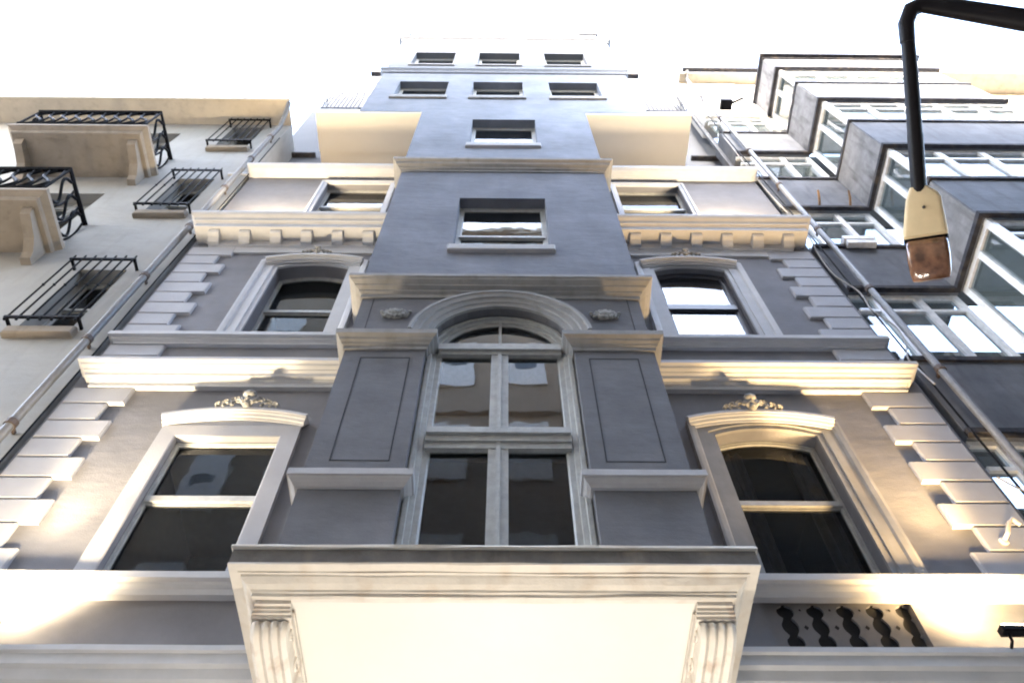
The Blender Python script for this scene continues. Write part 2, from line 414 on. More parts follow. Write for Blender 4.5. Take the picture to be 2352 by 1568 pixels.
# ---- wing windows
def hood(parent, x0, x1, zs, rise, mat='trim', pr=.12):
    b = MB()
    path = arc(x0, x1, zs, rise, 16)
    prof = [(-.085,.04),(-.085,.09*pr/.2),(-.06,.10*pr/.2),(-.06,.13*pr/.2),(-.03,.145*pr/.2),(-.028,.165*pr/.2),(-.005,.18*pr/.2),(-.01,pr),(.03,pr),(.035,0)]
    prof = [(-a, c) for a, c in prof]
    b.elev(path, prof, 0.0)
    return b.build('hood', M[mat], parent, smooth=False)
def crest(parent, cx, z, sc=1.0, Y=-.10):
    b = MB(); rr = random.Random(int(cx*10)+int(z))
    # shell in the middle
    for k in range(7):
        a = math.pi*(.08+.84*k/6)
        L = .15*sc
        p0 = Vector((cx+.02*sc*math.cos(a), Y, z+.02*sc)); p1 = Vector((cx+.10*sc*math.cos(a), Y-.04, z+.02*sc+L*(.55+.45*math.sin(a))))
        b.tube([p0, p0.lerp(p1, .5)+Vector((0,-.025,0)), p1], [.014*sc, .03*sc, .026*sc], 6)
    b.ball((cx, Y-.03, z+.13*sc), .06*sc, .06*sc, .075*sc)
    b.ball((cx, Y-.03, z+.03*sc), .05*sc, .05*sc, .05*sc)
    b.ball((cx, Y-.05, z+.20*sc), .085*sc, .06*sc, .07*sc)
    for s in (-1, 1):
        for q, (ox, oz, r0) in enumerate(((.12, .085, .075), (.235, .05, .055), (.325, .025, .036))):
            c0 = Vector((cx+s*ox*sc, Y, z+oz*sc)); r0 *= sc; pts = []
            for k in range(12):
                t = k/11; a = (1-s)*math.pi/2+s*(-.9+6.0*t); r = r0*(1-.8*t)
                pts.append(c0+Vector((r*math.cos(a), -.03*t-.015, r*math.sin(a))))
            b.tube(pts, [.022*sc*(1-.5*k/11)*(1-.2*q) for k in range(12)], 6)
            for g_ in range(3):
                aa = (.5+.5*g_); d = Vector((s*math.cos(aa), 0, math.sin(aa)))
                b.tube([c0+d*r0*.6, c0+d*r0*1.1+Vector((0,-.03,0)), c0+d*r0*(1.45+.25*rr.random())], [.012*sc, .022*sc, .006*sc], 6)
    # bedding slab against the wall
    b.box(cx-.33*sc, cx+.33*sc, Y+.03, -.001, z-.03*sc, z+.01*sc)
    return b.build('crest', M['ornament'], parent, smooth=True)
casing_prof = [(-.003,0),(-.003,.03),(.05,.03),(.055,.045),(.16,.045),(.175,.065),(.215,.075),(.24,.075),(.24,0)]
def casing(parent, x0, x1, z0, z1, rise=0, mat='trim', prof=casing_prof, Y=0):
    b = MB(); path = opening_path(x0, x1, z0, z1, rise)
    b.elev(path, [(-o, h) for o, h in prof], Y)
    return b.build('casing', M[mat], parent)
# lower left
w = window(T, -3.0, -2.03, 6.16, 7.86, .03, trans=(7.06,), fw=.035, sash='sash_pale', rail=.07, gl='glass_dim',
           label='tall left sash window with a plain pale panel under its arched hood')
casing(w, -3.0, -2.03, 6.09, 7.86, prof=[(-.003,-.02),(-.003,.045),(.01,.05),(.165,.052),(.165,0)], mat='quoin')
b = MB()
ar = arc(-3.165, -1.865, 8.02, .10, 12)
b.face([(x, -.045, z) for x, z in ar]+[(-1.865,-.045,7.93),(-3.165,-.045,7.93)])
b.box(-3.165, -1.865, -.044, -.001, 7.96, 8.0)
b.build('blind_panel', M['quoin'], w)
hood(w, -3.20, -1.83, 8.10, .11); crest(w, -2.44, 8.24, .82)
# lower right
w = window(T, 2.03, 3.0, 6.16, 8.06, .12, rise=.11, trans=(7.14,), fw=.045, sash='sash', rail=.06,
           label='tall right sash window deep in shade with dim curtains behind it', curtain=((2.05, 2.35), (2.75, 2.98)), gl='glass_dim')
casing(w, 2.03, 3.0, 6.09, 8.06, .11, mat='trim2')
hood(w, 1.80, 3.2, 8.10, .12, mat='trim'); crest(w, 2.46, 8.245, .78)
# upper
for s in (-1, 1):
    x0, x1 = sorted((s*2.03, s*2.98))
    w = window(T, x0, x1, 9.76, 11.80, .17 if s < 0 else .07, rise=.12, trans=(10.78,), fw=.045 if s < 0 else .075, rail=.06 if s < 0 else .12,
               sash='sash' if s < 0 else 'sash_dark', rm='room', gl='glass_dim' if s < 0 else 'glass_sky',
               label='arched window reflecting dark house fronts' if s < 0 else 'arched window mirroring the white sky')
    casing(w, x0, x1, 9.737, 11.80, .12, mat='trim' if s < 0 else 'trim')
    hood(w, x0-.17, x1+.17, 11.78, .12, pr=.13); crest(w, (x0+x1)/2, 11.955, .55)
    x0, x1 = sorted((s*1.90, s*2.98))
    w = window(T, x0, x1, 13.0, 15.14, .10, trans=(14.3,), fw=.05, sash='sash', rail=.07, gl='glass_dim')
    casing(w, x0, x1, 12.9, 15.14, prof=[(-.003,0),(-.003,.03),(.05,.035),(.055,.05),(.09,.05),(.09,0)], mat='trim')
# pierced screen panel
b = MB(); Yp = .045
hx = [2.08+.02+.218*k for k in range(5)]
def hw(z):
    t = (z-5.42)/.51; nd = [0, .2, .47, .76, 1.0]; am = [.054, .056, .054, .048]
    for k in range(4):
        if nd[k] <= t <= nd[k+1]:
            return .017+am[k]*math.sin(math.pi*(t-nd[k])/(nd[k+1]-nd[k]))**.6*(.8 if k in (1, 2) else .95)
    return 0
zs = [5.42+.51*k/26 for k in range(27)]
edges = [1.93]+hx+[3.02]
for k in range(6):
    for j in range(26):
        za, zb = zs[j], zs[j+1]
        wa, wb = (hw(za) if 0 < j else 0.01), (hw(zb) if j < 25 else .01)
        xl = (edges[k]+wa, edges[k]+wb) if k else (1.93, 1.93)
        xr = (edges[k+1]-wa, edges[k+1]-wb) if k < 5 else (3.02, 3.02)
        b.face([(xl[0],Yp,za),(xr[0],Yp,za),(xr[1],Yp,zb),(xl[1],Yp,zb)])
        if k: b.face([(xl[0],Yp,za),(xl[1],Yp,zb),(xl[1],Yp+.018,zb),(xl[0],Yp+.018,za)])
        if k < 5: b.face([(xr[0],Yp,za),(xr[1],Yp,zb),(xr[1],Yp+.018,zb),(xr[0],Yp+.018,za)])
for za, zb in ((5.30,5.42),(5.93,5.99)):
    b.face([(1.93,Yp,za),(3.02,Yp,za),(3.02,Yp,zb),(1.93,Yp,zb)])
for k in range(5):
    for z, r in ((5.72,.016),(5.49,.010),(5.88,.009)):
        x = hx[k]+.109 if k < 4 else None
        if x:
            b.face([(x-r,Yp-.004,z),(x,Yp-.004,z-r*1.3),(x+r,Yp-.004,z),(x,Yp-.004,z+r*1.3)])
sc_ = b.build('screen_panel', M['wall'], T); sc_['label'] = 'pierced panel with five turned-baluster shaped slots'
b = MB(); b.box(1.9, 3.05, .075, .5, 5.25, 6.05); b.build('slot_backing_shade', M['dark'], sc_)  # solid near-black box paints the shade behind the slots
b = MB()
for k in range(4):
    for z, r in ((5.72,.018),(5.49,.012),(5.88,.010)):
        x = hx[k]+.109; b.face([(x-r,Yp-.006,z),(x,Yp-.006,z-r*1.3),(x+r,Yp-.006,z),(x,Yp-.006,z+r*1.3)])
b.build('hole_shade', M['dark'], sc_)  # flat dark diamonds on the face paint the shade of small holes

# ---- central bay, lower stage
bay_hole = [(-.74, .74, 5.3, 8.93+.70, .70, .30)]
b = MB()
wall(b, -1.53, 1.53, 5.22, 10.1, -.5, [(-.74,.74,5.3,8.93,0,.30)] and [(-.74,.74,5.3,9.60,.67,.20)])
for s in (-1, 1): b.face([(s*1.53,-.5,5.22),(s*1.53,0,5.22),(s*1.53,0,10.1),(s*1.53,-.5,10.1)])
bayw = b.build('bay_wall', M['bay'], T)
# dark strips on the pilaster faces paint in the shade of sunk outlines
for s in (-1, 1):
    b = MB(); x0, x1 = sorted((s*.875, s*1.35))
    b.elev([(x0,6.92),(x0,8.54),(x1,8.54),(x1,6.92)], [(-.005,0),(-.005,.003),(.005,.003),(.005,0)], -.5, closed=True)
    b.build('groove_shade', M['dark'], bayw)
    b = MB(); x = s*1.40; b.box(x-.004, x+.004, -.503, -.5, 9.0, 9.82); b.build('groove_shade', M['dark'], bayw)
    # cartouche
    b = MB(); cx = s*1.12; rr = random.Random(3+s)
    b.ball((cx,-.52,9.43), .09, .05, .065)
    for k in range(12):
        a = 2*math.pi*k/12
        b.ball((cx+.095*math.cos(a), -.52, 9.43+.066*math.sin(a)), .034+.01*rr.random(), .035, .026+.01*rr.random(), 6, 5)
    for q in (-1, 1):
        for k in range(3): b.ball((cx+q*(.12+.015*k), -.515, 9.43+.05*(k-1)), .022, .02, .016, 6, 5)
    b.build('cartouche', M['ornament'], bayw, smooth=True)
# imposts, low caps
imp = [(0,8.68),(.02,8.68),(.02,8.73),(.04,8.745),(.045,8.77),(.07,8.79),(.075,8.82),(.11,8.85),(.115,8.92),(0,8.935)]
cap = [(0,6.56),(.025,6.565),(.05,6.59),(.07,6.62),(.075,6.635),(.09,6.64),(.09,6.71),(0,6.725)]
for s in (-1, 1):
    for prof, nm in ((imp, 'impost'), (cap, 'pilaster_cap')):
        b = MB()
        pth = [(-1.53,0),(-1.53,-.5),(-.74,-.5),(-.74,-.32)]
        if s > 0: pth = [(-x, y) for x, y in pth][::-1]
        b.plan(pth, prof, sub=.2, wob=.004, seed=s*5)
        b.build(nm, M['trim2' if nm == 'impost' else 'cap_trim'], T)
# archivolt
b = MB(); pth = arc(-.70, .70, 8.935, .66, 28)
b.elev(pth, [(-o, h) for o, h in [(0,0),(0,.035),(.05,.045),(.06,.06),(.12,.07),(.13,.09),(.19,.10),(.2,.115),(.235,.115),(.24,0)]], -.5)
b.build('archivolt', M['trim2'], T, smooth=False)
# bay cornice
def ring(name, hw_, prof, mat='trim2', y=-.5, back=0.0, wob=.004):
    b = MB(); b.plan([(-hw_,back),(-hw_,y),(hw_,y),(hw_,back)], prof, sub=.25, wob=wob, seed=hw_)
    return b.build(name, M[mat], T)
ring('cornice', 1.53, [(0,9.82),(.02,9.82),(.02,9.89),(.05,9.91),(.055,9.94),(.10,9.96),(.105,9.985),(.15,10.02),(.16,10.05),(.175,10.06),(.175,10.12),(0,10.14)])
# big arched window of the bay
W = MB(); Yb = -.385
pth = opening_path(-.74, .74, 5.3, 9.60, .67)
W.elev(pth, [(0,0),(.02,0),(.02,.03),(.055,.03),(.06,.0),(.10,-.005),(.105,-.02),(.15,-.02),(.165,-.035),(.165,-.07),(0,-.07)], Yb)
W.box(-.62, .62, Yb-.05, Yb+.05, 8.84, 8.95); W.box(-.62, .62, Yb-.02, Yb+.05, 8.78, 8.84)
W.box(-.62, .62, Yb-.07, Yb+.05, 7.38, 7.46); W.box(-.62, .62, Yb-.04, Yb+.05, 7.30, 7.38); W.box(-.62,.62,Yb-.02,Yb+.05,7.22,7.30)
W.box(-.085, .085, Yb-.012, Yb+.045, 5.3, 8.80); W.box(-.018, .018, Yb-.03, Yb, 5.3, 8.80)
W.box(-.014, .014, Yb, Yb+.04, 8.94, 9.55)
for z in (7.46, 7.22): pass
bw = W.build('window', M['sash'], T); bw['label'] = 'tall arched casement window of the bay with a fanlight'
g = MB(); g.face([(-.62,Yb+.035,5.3),(.62,Yb+.035,5.3),(.62,Yb+.035,7.4),(-.62,Yb+.035,7.4)]); g.build('pane', M['glass_dim'], bw)
g = MB(); g.face([(-.62,Yb+.03,7.3),(.62,Yb+.03,7.3),(.62,Yb+.03,8.9),(-.62,Yb+.03,8.9)]); g.build('pane', M['glass_sky'], bw)
g = MB(); g.face([(x, Yb+.025, z) for x, z in arc(-.66,.66,8.9,.64,20)]); g.build('pane', M['glass_sky'], bw)
room(bw, -.7, .7, 5.3, 9.5, Yb+.09, d=2.0)

# ---- tower
def tower_wall(hw_, z0, z1, holes, name='tower_wall', y=-.5, back=0.6, mat='bay'):
    b = MB(); wall(b, -hw_, hw_, z0, z1, y, holes, .24)
    for s in (-1, 1): b.face([(s*hw_,y,z0),(s*hw_,back,z0),(s*hw_,back,z1),(s*hw_,y,z1)])
    return b.build(name, M[mat], T)
def tw_window(x0, x1, z0, z1, tr, fw=.07, gl='glass', sill=.20, sd=.08, mat='trim2', surround=True):
    w = window(T, x0, x1, z0, z1, -.5+.16, trans=tr, fw=fw, rail=.06, gl=gl, sash='sash')
    b = MB(); b.rbox(x0-.055, x1+.055, -.5-sd*.75, -.36, z0-sill, z0-.004, .015); b.build('sill', M[mat], w)
    if surround:
        b = MB(); b.elev([(x0,z0),(x0,z1),(x1,z1),(x1,z0)], [(.0,-.15),(-.035,-.15),(-.035,-.10),(0,-.10)][::-1], -.5)
        b.build('liner', M['trim2'], w)
    return w
tower_wall(1.6, 10.13, 14.42, [(-.62,.62,11.28,13.12,0,.24)], mat='tower')
tw_window(-.62, .62, 11.28, 13.12, (12.02,), sill=.17, sd=.08, mat='cap_trim')
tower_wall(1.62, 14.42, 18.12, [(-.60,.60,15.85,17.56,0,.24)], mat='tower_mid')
tw_window(-.60, .60, 15.85, 17.56, (16.5,), sill=.2, sd=.07, mat='cap_trim')
ring('cornice', 1.6, [(0,14.30),(.02,14.30),(.02,14.35),(.05,14.37),(.055,14.41),(.10,14.44),(.11,14.50),(.15,14.53),(.155,14.60),(0,14.62)], back=.6)
hs1 = [(-2.36,-1.26),(-.70,.41),(1.0,2.1)]
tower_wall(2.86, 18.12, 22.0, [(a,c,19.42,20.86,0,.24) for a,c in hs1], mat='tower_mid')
for a, c in hs1: tw_window(a, c, 19.42, 20.86, (), sill=.22, sd=.06, surround=False)
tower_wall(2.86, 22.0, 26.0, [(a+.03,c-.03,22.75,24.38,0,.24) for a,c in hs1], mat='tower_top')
for a, c in hs1: tw_window(a+.03, c-.03, 22.75, 24.38, (), sill=.12, sd=.05, surround=False)
ring('cornice', 2.86, [(0,21.72),(.03,21.74),(.05,21.84),(.09,21.92),(.09,22.02),(0,22.06)], back=.6, mat='coping')
ring('cornice', 2.86, [(0,25.9),(.03,25.92),(.05,26.0),(.12,26.06),(.12,26.2),(0,26.24)], back=.6, mat='coping')
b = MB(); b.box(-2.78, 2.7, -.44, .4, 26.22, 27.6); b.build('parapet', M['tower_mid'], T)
b = MB(); b.box(-2.84, 2.76, -.50, .4, 27.6, 27.72); b.box(-2.86, 2.2, -.47, -.44, 27.45, 27.6); b.build('coping', M['coping'], T)
b = MB(); b.box(-2.84, 2.84, .62, 6, 18.2, 26.1); b.box(-1.6, 1.6, .65, 6, 15.5, 18.2); b.build('tower_body', M['bay'], T)

# ---- setback storey, terraces and overhanging slabs
for s in (-1, 1):
    b = MB(); x0, x1 = sorted((s*1.5, s*4.8))
    wx = sorted((s*3.3, s*4.2))
    wall(b, x0, x1, 15.3, 26.0, .6, [(wx[0], wx[1], 20.8, 22.9, 0, .2)], .2)
    b.face([(s*4.8,.6,15.3),(s*4.8,3,15.3),(s*4.8,3,26.0),(s*4.8,.6,26.0)])
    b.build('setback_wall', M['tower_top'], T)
    window(T, wx[0], wx[1], 20.8, 22.9, .75, fw=.06, sash='sash_pale')
    b = MB(); b.box(x0, x1, -.02, .595, 15.60, 15.695); b.build('terrace_floor', M['trim'], T)
    b = MB(); b.rbox(*sorted((s*3.95, s*4.7)), .5, .6, 18.62, 18.70); b.build('sill', M['drip'], T)
    # slab
    b = MB(); x0, x1 = sorted((s*1.625, s*3.72)); b.box(x0, x1, -.49, .30, 18.06, 18.30); b.box(x0, x1, .30, .598, 18.112, 18.30)
    sb = b.build('balcony_slab', M['soffit'], T); sb['label'] = 'overhanging cream balcony slab beside the tower'
    # board on slab edge and wire hoops
    b = MB(); x0, x1 = sorted((s*2.93, s*3.7)); b.box(x0, x1, -.46, -.42, 18.40, 18.58)
    b.build('edge_board', M['drip'], sb)
    b = MB()
    for k in range(5):
        x = s*(3.02+.16*k); w_ = .045
        pts = [(x-w_, -.45, 18.55), (x-w_*.8, -.45, 19.3), (x-w_*.4, -.45, 19.8), (x, -.45, 19.9), (x+w_*.4, -.45, 19.8), (x+w_*.8, -.45, 19.3), (x+w_, -.45, 18.55)]
        b.tube(pts, .008, 6)
    b.build('hoop_railing', M['iron'], sb)
    b = MB(); X = s*3.78
    b.tube([(X,-.46,18.3),(X,-.46,19.5),(X,.6,19.5)], .02, 6); b.tube([(X,-.46,18.45),(X,.6,18.45)], .015, 6)
    for k in range(5):
        c0 = Vector((X, -.34+.2*k, 18.9))
        b.tube([c0+Vector((0, .08*math.sin(t*.6), .38*math.cos(t*.3)))for t in range(0, 22)], .014, 6)
    b.build('side_railing', M['white'], sb)
    # stepped back roof storeys
    b = MB(); x0, x1 = sorted((s*1.5, s*4.86)); b.plan([(x0,.6),(x1,.6)], [(0,25.7),(.04,25.74),(.12,25.9),(.12,26.06),(-.5,26.1)])
    b.build('eaves_cornice', M['coping'], T)
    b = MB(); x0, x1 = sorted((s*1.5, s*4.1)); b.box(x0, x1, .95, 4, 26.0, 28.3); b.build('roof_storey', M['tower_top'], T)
    b = MB(); b.box(min(x0,-1.5 if s<0 else x0)-(.1 if s<0 else 0), x1+(.1 if s>0 else 0), .80, 4, 28.3, 28.46); b.build('roof_edge', M['drip'], T)
# ---- entrance canopy under the bay
C0 = empty('entrance_canopy', (0, -.6, 4.95), 'cream entrance canopy with moulded rim, dark fascia and two fluted consoles below', 'canopy')
b = MB(); b.box(-1.36, 1.36, -1.05, -.001, 4.965, 5.19); b.build('soffit', M['soffit'], C0)
b = MB()
b.plan([(-1.355,-.002),(-1.355,-1.045),(1.355,-1.045),(1.355,-.002)],
       [(-.03,4.95),(.0,4.95),(.012,4.955),(.012,4.975),(.022,4.98),(.025,4.995),(.055,5.01),(.08,5.035),(.085,5.047),(.10,5.05),(.10,5.06),(.155,5.063),(.157,5.075)],
       sub=.06, wob=.006)
b.build('moulding', M['canopy'], C0)
b = MB()
b.plan([(-1.355,-.002),(-1.355,-1.045),(1.355,-1.045),(1.355,-.002)], [(.153,5.073),(.153,5.18)], sub=.06, wob=.004, seed=4)
b.build('fascia', M['canopy_dark'], C0)
b = MB()
b.plan([(-1.355,-.002),(-1.355,-1.045),(1.355,-1.045),(1.355,-.002)], [(-.05,5.178),(.158,5.178),(.168,5.186),(.168,5.205),(.155,5.215),(-.9,5.23)], sub=.05, wob=.007, seed=2)
b.build('rim', M['canopy'], C0)
def console(x0, x1):
    b = MB()
    for k, (y, z) in enumerate(((-1.03,4.925),(-1.01,4.905),(-1.0,4.885),(-.985,4.865))):
        b.box(x0-.004*k+.0, x1+.004*k, y, -.5, z, z+.021 if k else 4.952)
    n = 32; prof = []
    ys = [(-.975,4.86),(-.985,4.84),(-.985,4.815),(-.97,4.79),(-.94,4.772),(-.88,4.758),(-.78,4.75),(-.6,4.74),(-.4,4.72),(-.2,4.66),(-.03,4.55)]
    rows = []
    for y, z in ys:
        row = []
        for k in range(n+1):
            t = k/n; fl = .016*(.5-.5*math.cos(t*2*math.pi*4))
            dy = fl if y < -.93 else fl*.2
            dz = fl if y > -.96 else fl*.3
            row.append((x0+(x1-x0)*t, y-dy+.016, z-dz))
        rows.append(row)
    b.grid(rows)
    for k, xx in ((0, x0), (n, x1)):
        b.face([r[k] for r in rows]+[(xx,-.03,4.96),(xx,-.97,4.96)])
    c = b.build('console', M['console'], C0, smooth=True)
    # scroll on the side
    m = MB(); sx = x1 if x0 < 0 else x0; s = 1 if x0 < 0 else -1
    for r0, yy in ((.05, -.86), (.07, -.62)):
        pts = [(sx+s*.004, yy+r0*(1-.07*t)*math.cos(t*.7), 4.85+r0*(1-.07*t)*math.sin(t*.7)) for t in range(11)]
        m.tube(pts, .008, 6)
    m.box(*sorted((sx, sx+s*.012)), -.95, -.05, 4.93, 4.95)
    m.build('scroll', M['console'], c, smooth=True)
console(-1.345, -1.145); console(1.145, 1.345)

# ================================================================== wall washers
def washer(x, y, z, w, label, energy, aim, grp='linear floodlights standing on the ledges', spot=120, foot=True, blend=.6, col=WARM, narrow=0, dx=0):
    t = empty('wall_floodlight', (x, y, z), label, 'floodlight', grp)
    b = MB(); b.rbox(x-w/2, x+w/2, y-.035, y+.035, z-.05, z, .008); b.build('housing', M['iron'], t)
    b = MB(); b.box(x-w/2+.015, x+w/2-.015, y-.024, y+.028, z+.001, z+.007); b.build('lit_lens', M['emit'], t)
    for q in ((-1, 1) if foot else ()):
        b = MB(); b.tube([(x+q*(w/2-.04), y, z-.045), (x+q*(w/2-.04), y+.01, z-.10), (x+q*(w/2-.04), y+.06, z-.12)], .01, 6)
        b.build('foot', M['iron'], t)
    ld = bpy.data.lights.new('flood_light', 'SPOT'); ld.energy = energy; ld.color = col
    ld.spot_size = R(spot); ld.spot_blend = blend; ld.shadow_soft_size = .12
    lo = bpy.data.objects.new('flood_light', ld); COL.objects.link(lo); lo.parent = t
    lo.location = (dx, 0, .03)
    d = Vector(aim)-Vector((x, y, z)); lo.rotation_euler = d.to_track_quat('-Z', 'Y').to_euler()
    if narrow:
        l2 = bpy.data.lights.new('narrow_beam', 'SPOT'); l2.energy = narrow; l2.color = col
        l2.spot_size = R(38); l2.spot_blend = .5; l2.shadow_soft_size = .1
        lo = bpy.data.objects.new('narrow_beam', l2); COL.objects.link(lo); lo.parent = t; lo.location = (0, 0, .03)
        lo.rotation_euler = (Vector((x*.70, -.42, 12.6))-Vector((x, y, z))).to_track_quat('-Z', 'Y').to_euler()
    return t
PALE = (1.0, .80, .52); GOLD = (1.0, .66, .30); CREAM = (1.0, .92, .80)
washer(-3.72, -.33, 5.44, .95, 'dark linear floodlight on the ledge under the left window, by the frame edge', 30, (-3.62, -.12, 7.5), col=PALE, narrow=75, dx=.35, blend=1.0, spot=115)
washer(3.78, -.33, 5.40, .95, 'dark linear floodlight on the ledge beside the pierced panel', 24, (3.66, -.12, 7.5), col=GOLD, narrow=75, dx=-.45, blend=1.0, spot=115)
washer(-3.5, -.26, 13.0, .5, 'hidden floodlight on the bracketed cornice, left of the tower', 26, (-3.4, -.05, 15.5), col=PALE)
washer(3.5, -.26, 13.0, .5, 'hidden floodlight on the bracketed cornice, right of the tower', 26, (3.4, -.05, 15.5), col=PALE)
washer(-3.65, -.12, 15.84, .4, 'hidden floodlight on the attic ledge, left of the tower', 2.6, (-3.2, .0, 18.1), col=GOLD)
washer(3.65, -.12, 15.84, .4, 'hidden floodlight on the attic ledge, right of the tower', 2.6, (3.2, .0, 18.1), col=GOLD)
washer(-.6, -.75, 1.9, .3, 'entrance uplight below the canopy, left one', 9, (-.45, -.7, 5), grp='entrance uplights', foot=False, col=CREAM)
washer(.8, -.75, 1.9, .3, 'entrance uplight below the canopy, right one', 9, (.65, -.7, 5), grp='entrance uplights', foot=False, col=CREAM)

# ================================================================== left building
LB = empty('stucco_apartment_house', (-9, 0, 0), 'sand coloured stucco house on the left with iron window grilles and balconies', 'building')
b = MB()
lw = [(-5.58,-4.95,9.98,11.62),(-5.58,-4.95,13.72,15.38),(-5.58,-4.95,17.2,18.7)]
fw_ = [(-7.5,-6.5,12.5,14.6),(-7.5,-6.5,15.75,18.2)]
wall(b, -16, -4.44, 0, 18.9, 0, lw+fw_, .28)
b.face([(-4.44,0,0),(-4.44,1,0),(-4.44,1,18.9),(-4.44,0,18.9)])
b.build('wall', M['left'], LB)
for h in lw:
    w = window(LB, *h, .22, fw=.07, sash='sash', trans=(h[2]+.9,), rm='dark', gl='glass_dim')
    b = MB(); b.rbox(h[0]-.04, h[1]+.12, -.09, -.002, h[2]-.22, h[2]-.06, .02); b.build('sill', M['stone'], w)
    gr = MB(); x0, x1, z0, z1 = -5.66, -4.80, h[2]-.02, h[3]+.02
    gr.box(x0, x1, -.175, -.145, z1-.05, z1-.015); gr.box(x0, x1, -.175, -.145, z0, z0+.035)
    for k in range(7):
        x = x0+.03+(x1-x0-.06)*k/6
        gr.tube([(x,-.16,z0-.03),(x,-.16,z1+.05)], .0125, 6)
        gr.ball((x,-.16,(z0+z1)/2+.03), .02, .02, .028, 6, 5)
        gr.ball((x,-.16,z0-.035), .02, .02, .02, 6, 5); gr.ball((x,-.16,z1+.06), .012, .012, .03, 6, 5)
    for x in (x0+.02, x1-.02):
        for z in (z1-.03, z0+.02): gr.obox((x,-.075,z), (.014,0,0), (0,.08,0), (0,0,.018))
    gr.build('window_grille', M['iron'], w)
for h in fw_: window(LB, *h, .2, fw=.08, trans=(h[2]+1.9,), mull=((h[0]+.5, h[2], h[3], .09),), rm='dark')
b = MB()
b.box(-16, -4.44, -.50, .2, 18.9, 18.96); b.box(-16, -4.42, -.54, -.50, 18.88, 18.98); b.build('eave', M['eave'], LB)
b = MB(); b.tube([(-16,-.50,19.03),(-4.43,-.50,19.03)], .035, 8); b.build('gutter', M['drip'], LB)
def balcony(x0, x1, z, dp):
    b = MB()
    b.plan([(x0,0),(x0,-dp+.1),(x1,-dp+.1),(x1,0)], [(-.1,z),(0,z),(.02,z+.03),(.02,z+.07),(.06,z+.1),(.1,z+.13),(.1,z+.2),(-.3,z+.2)])
    b.box(x0+.05, x1-.05, -dp+.15, 0, z+.005, z+.19)
    o = b.build('balcony', M['stone'], LB)
    for x in (x0+.06, x1-.20):
        m = MB(); pr = [(0,z-.42),(-.10,z-.40),(-.14,z-.30),(-.30,z-.18),(-dp+.25,z-.12),(-dp+.2,z-.02),(-dp+.2,z),(0,z)]
        for q, e in ((0, 0), ):
            lo = [(x, y, zz) for y, zz in pr]; hi = [(x+.14, y, zz) for y, zz in pr]
            m.grid([lo, hi], True); m.face(lo); m.face(hi)
        m.build('bracket', M['stone'], o)
    r = MB(); e = .0; zt = z+1.05; X0, X1, Yf = x0-e, x1+e, -dp+.02
    r.tube([(X0,0,zt),(X0,Yf,zt),(X1,Yf,zt),(X1,0,zt)], .045, 6)
    r.tube([(X0,0,z+.28),(X0,Yf,z+.28),(X1,Yf,z+.28),(X1,0,z+.28)], .034, 6)
    for p in ((X0,Yf),(X1,Yf)): r.tube([(p[0],p[1],z+.2),(p[0],p[1],zt)], .02, 6)
    def scroll(ax, n, x_a, x_b, fixed):
        st = (x_b-x_a)/n
        for k in range(n):
            c = x_a+st*(k+.5)
            pts = []
            for t in range(17):
                a = t/16; u = c+st*.46*math.sin(a*2*math.pi); zz = z+.32+(zt-z-.38)*a
                pts.append((u, fixed, zz) if ax == 'x' else (fixed, u, zz))
            r.tube(pts, .023, 6)
            c2 = c+st*.5
            pts = [((c2+st*.2*math.sin(t/8*math.pi), fixed, z+.32+(zt-z-.38)*t/8) if ax == 'x' else (fixed, c2+st*.2*math.sin(t/8*math.pi), z+.32+(zt-z-.38)*t/8)) for t in range(9)]
            r.tube(pts, .018, 6)
    scroll('x', 9, X0+.05, X1-.05, Yf); scroll('y', 3, Yf+.05, -.05, X0); scroll('y', 3, Yf+.05, -.05, X1)
    r.build('railing', M['iron'], o)
balcony(-8.25, -6.10, 15.42, .86)
balcony(-8.3, -6.22, 12.17, .86)
# drainpipe between the houses
def drain(parent, x, pts, r, clips, mat='pipe'):
    b = MB(); b.tube(pts, r, 10); o = b.build('drainpipe', M[mat], parent, smooth=True)
    for (xx, yy, z) in clips:
        c = MB(); c.tube([(xx,yy,z-.035),(xx,yy,z+.035)], r*1.28, 10); c.obox((xx, yy/2, z), (.012,0,0), (0,abs(yy)/2,0), (0,0,.02))
        c.build('clip', M['clip'], o)
    return o
drain(LB, -4.52, [(-4.54,-.11,.3),(-4.54,-.11,18.3),(-4.46,-.3,18.62),(-4.42,-.48,18.85)], .045,
      [(-4.54,-.11,z) for z in (3.1,5.2,7.95,9.55,11.2,12.9,14.6,16.2,17.6)])

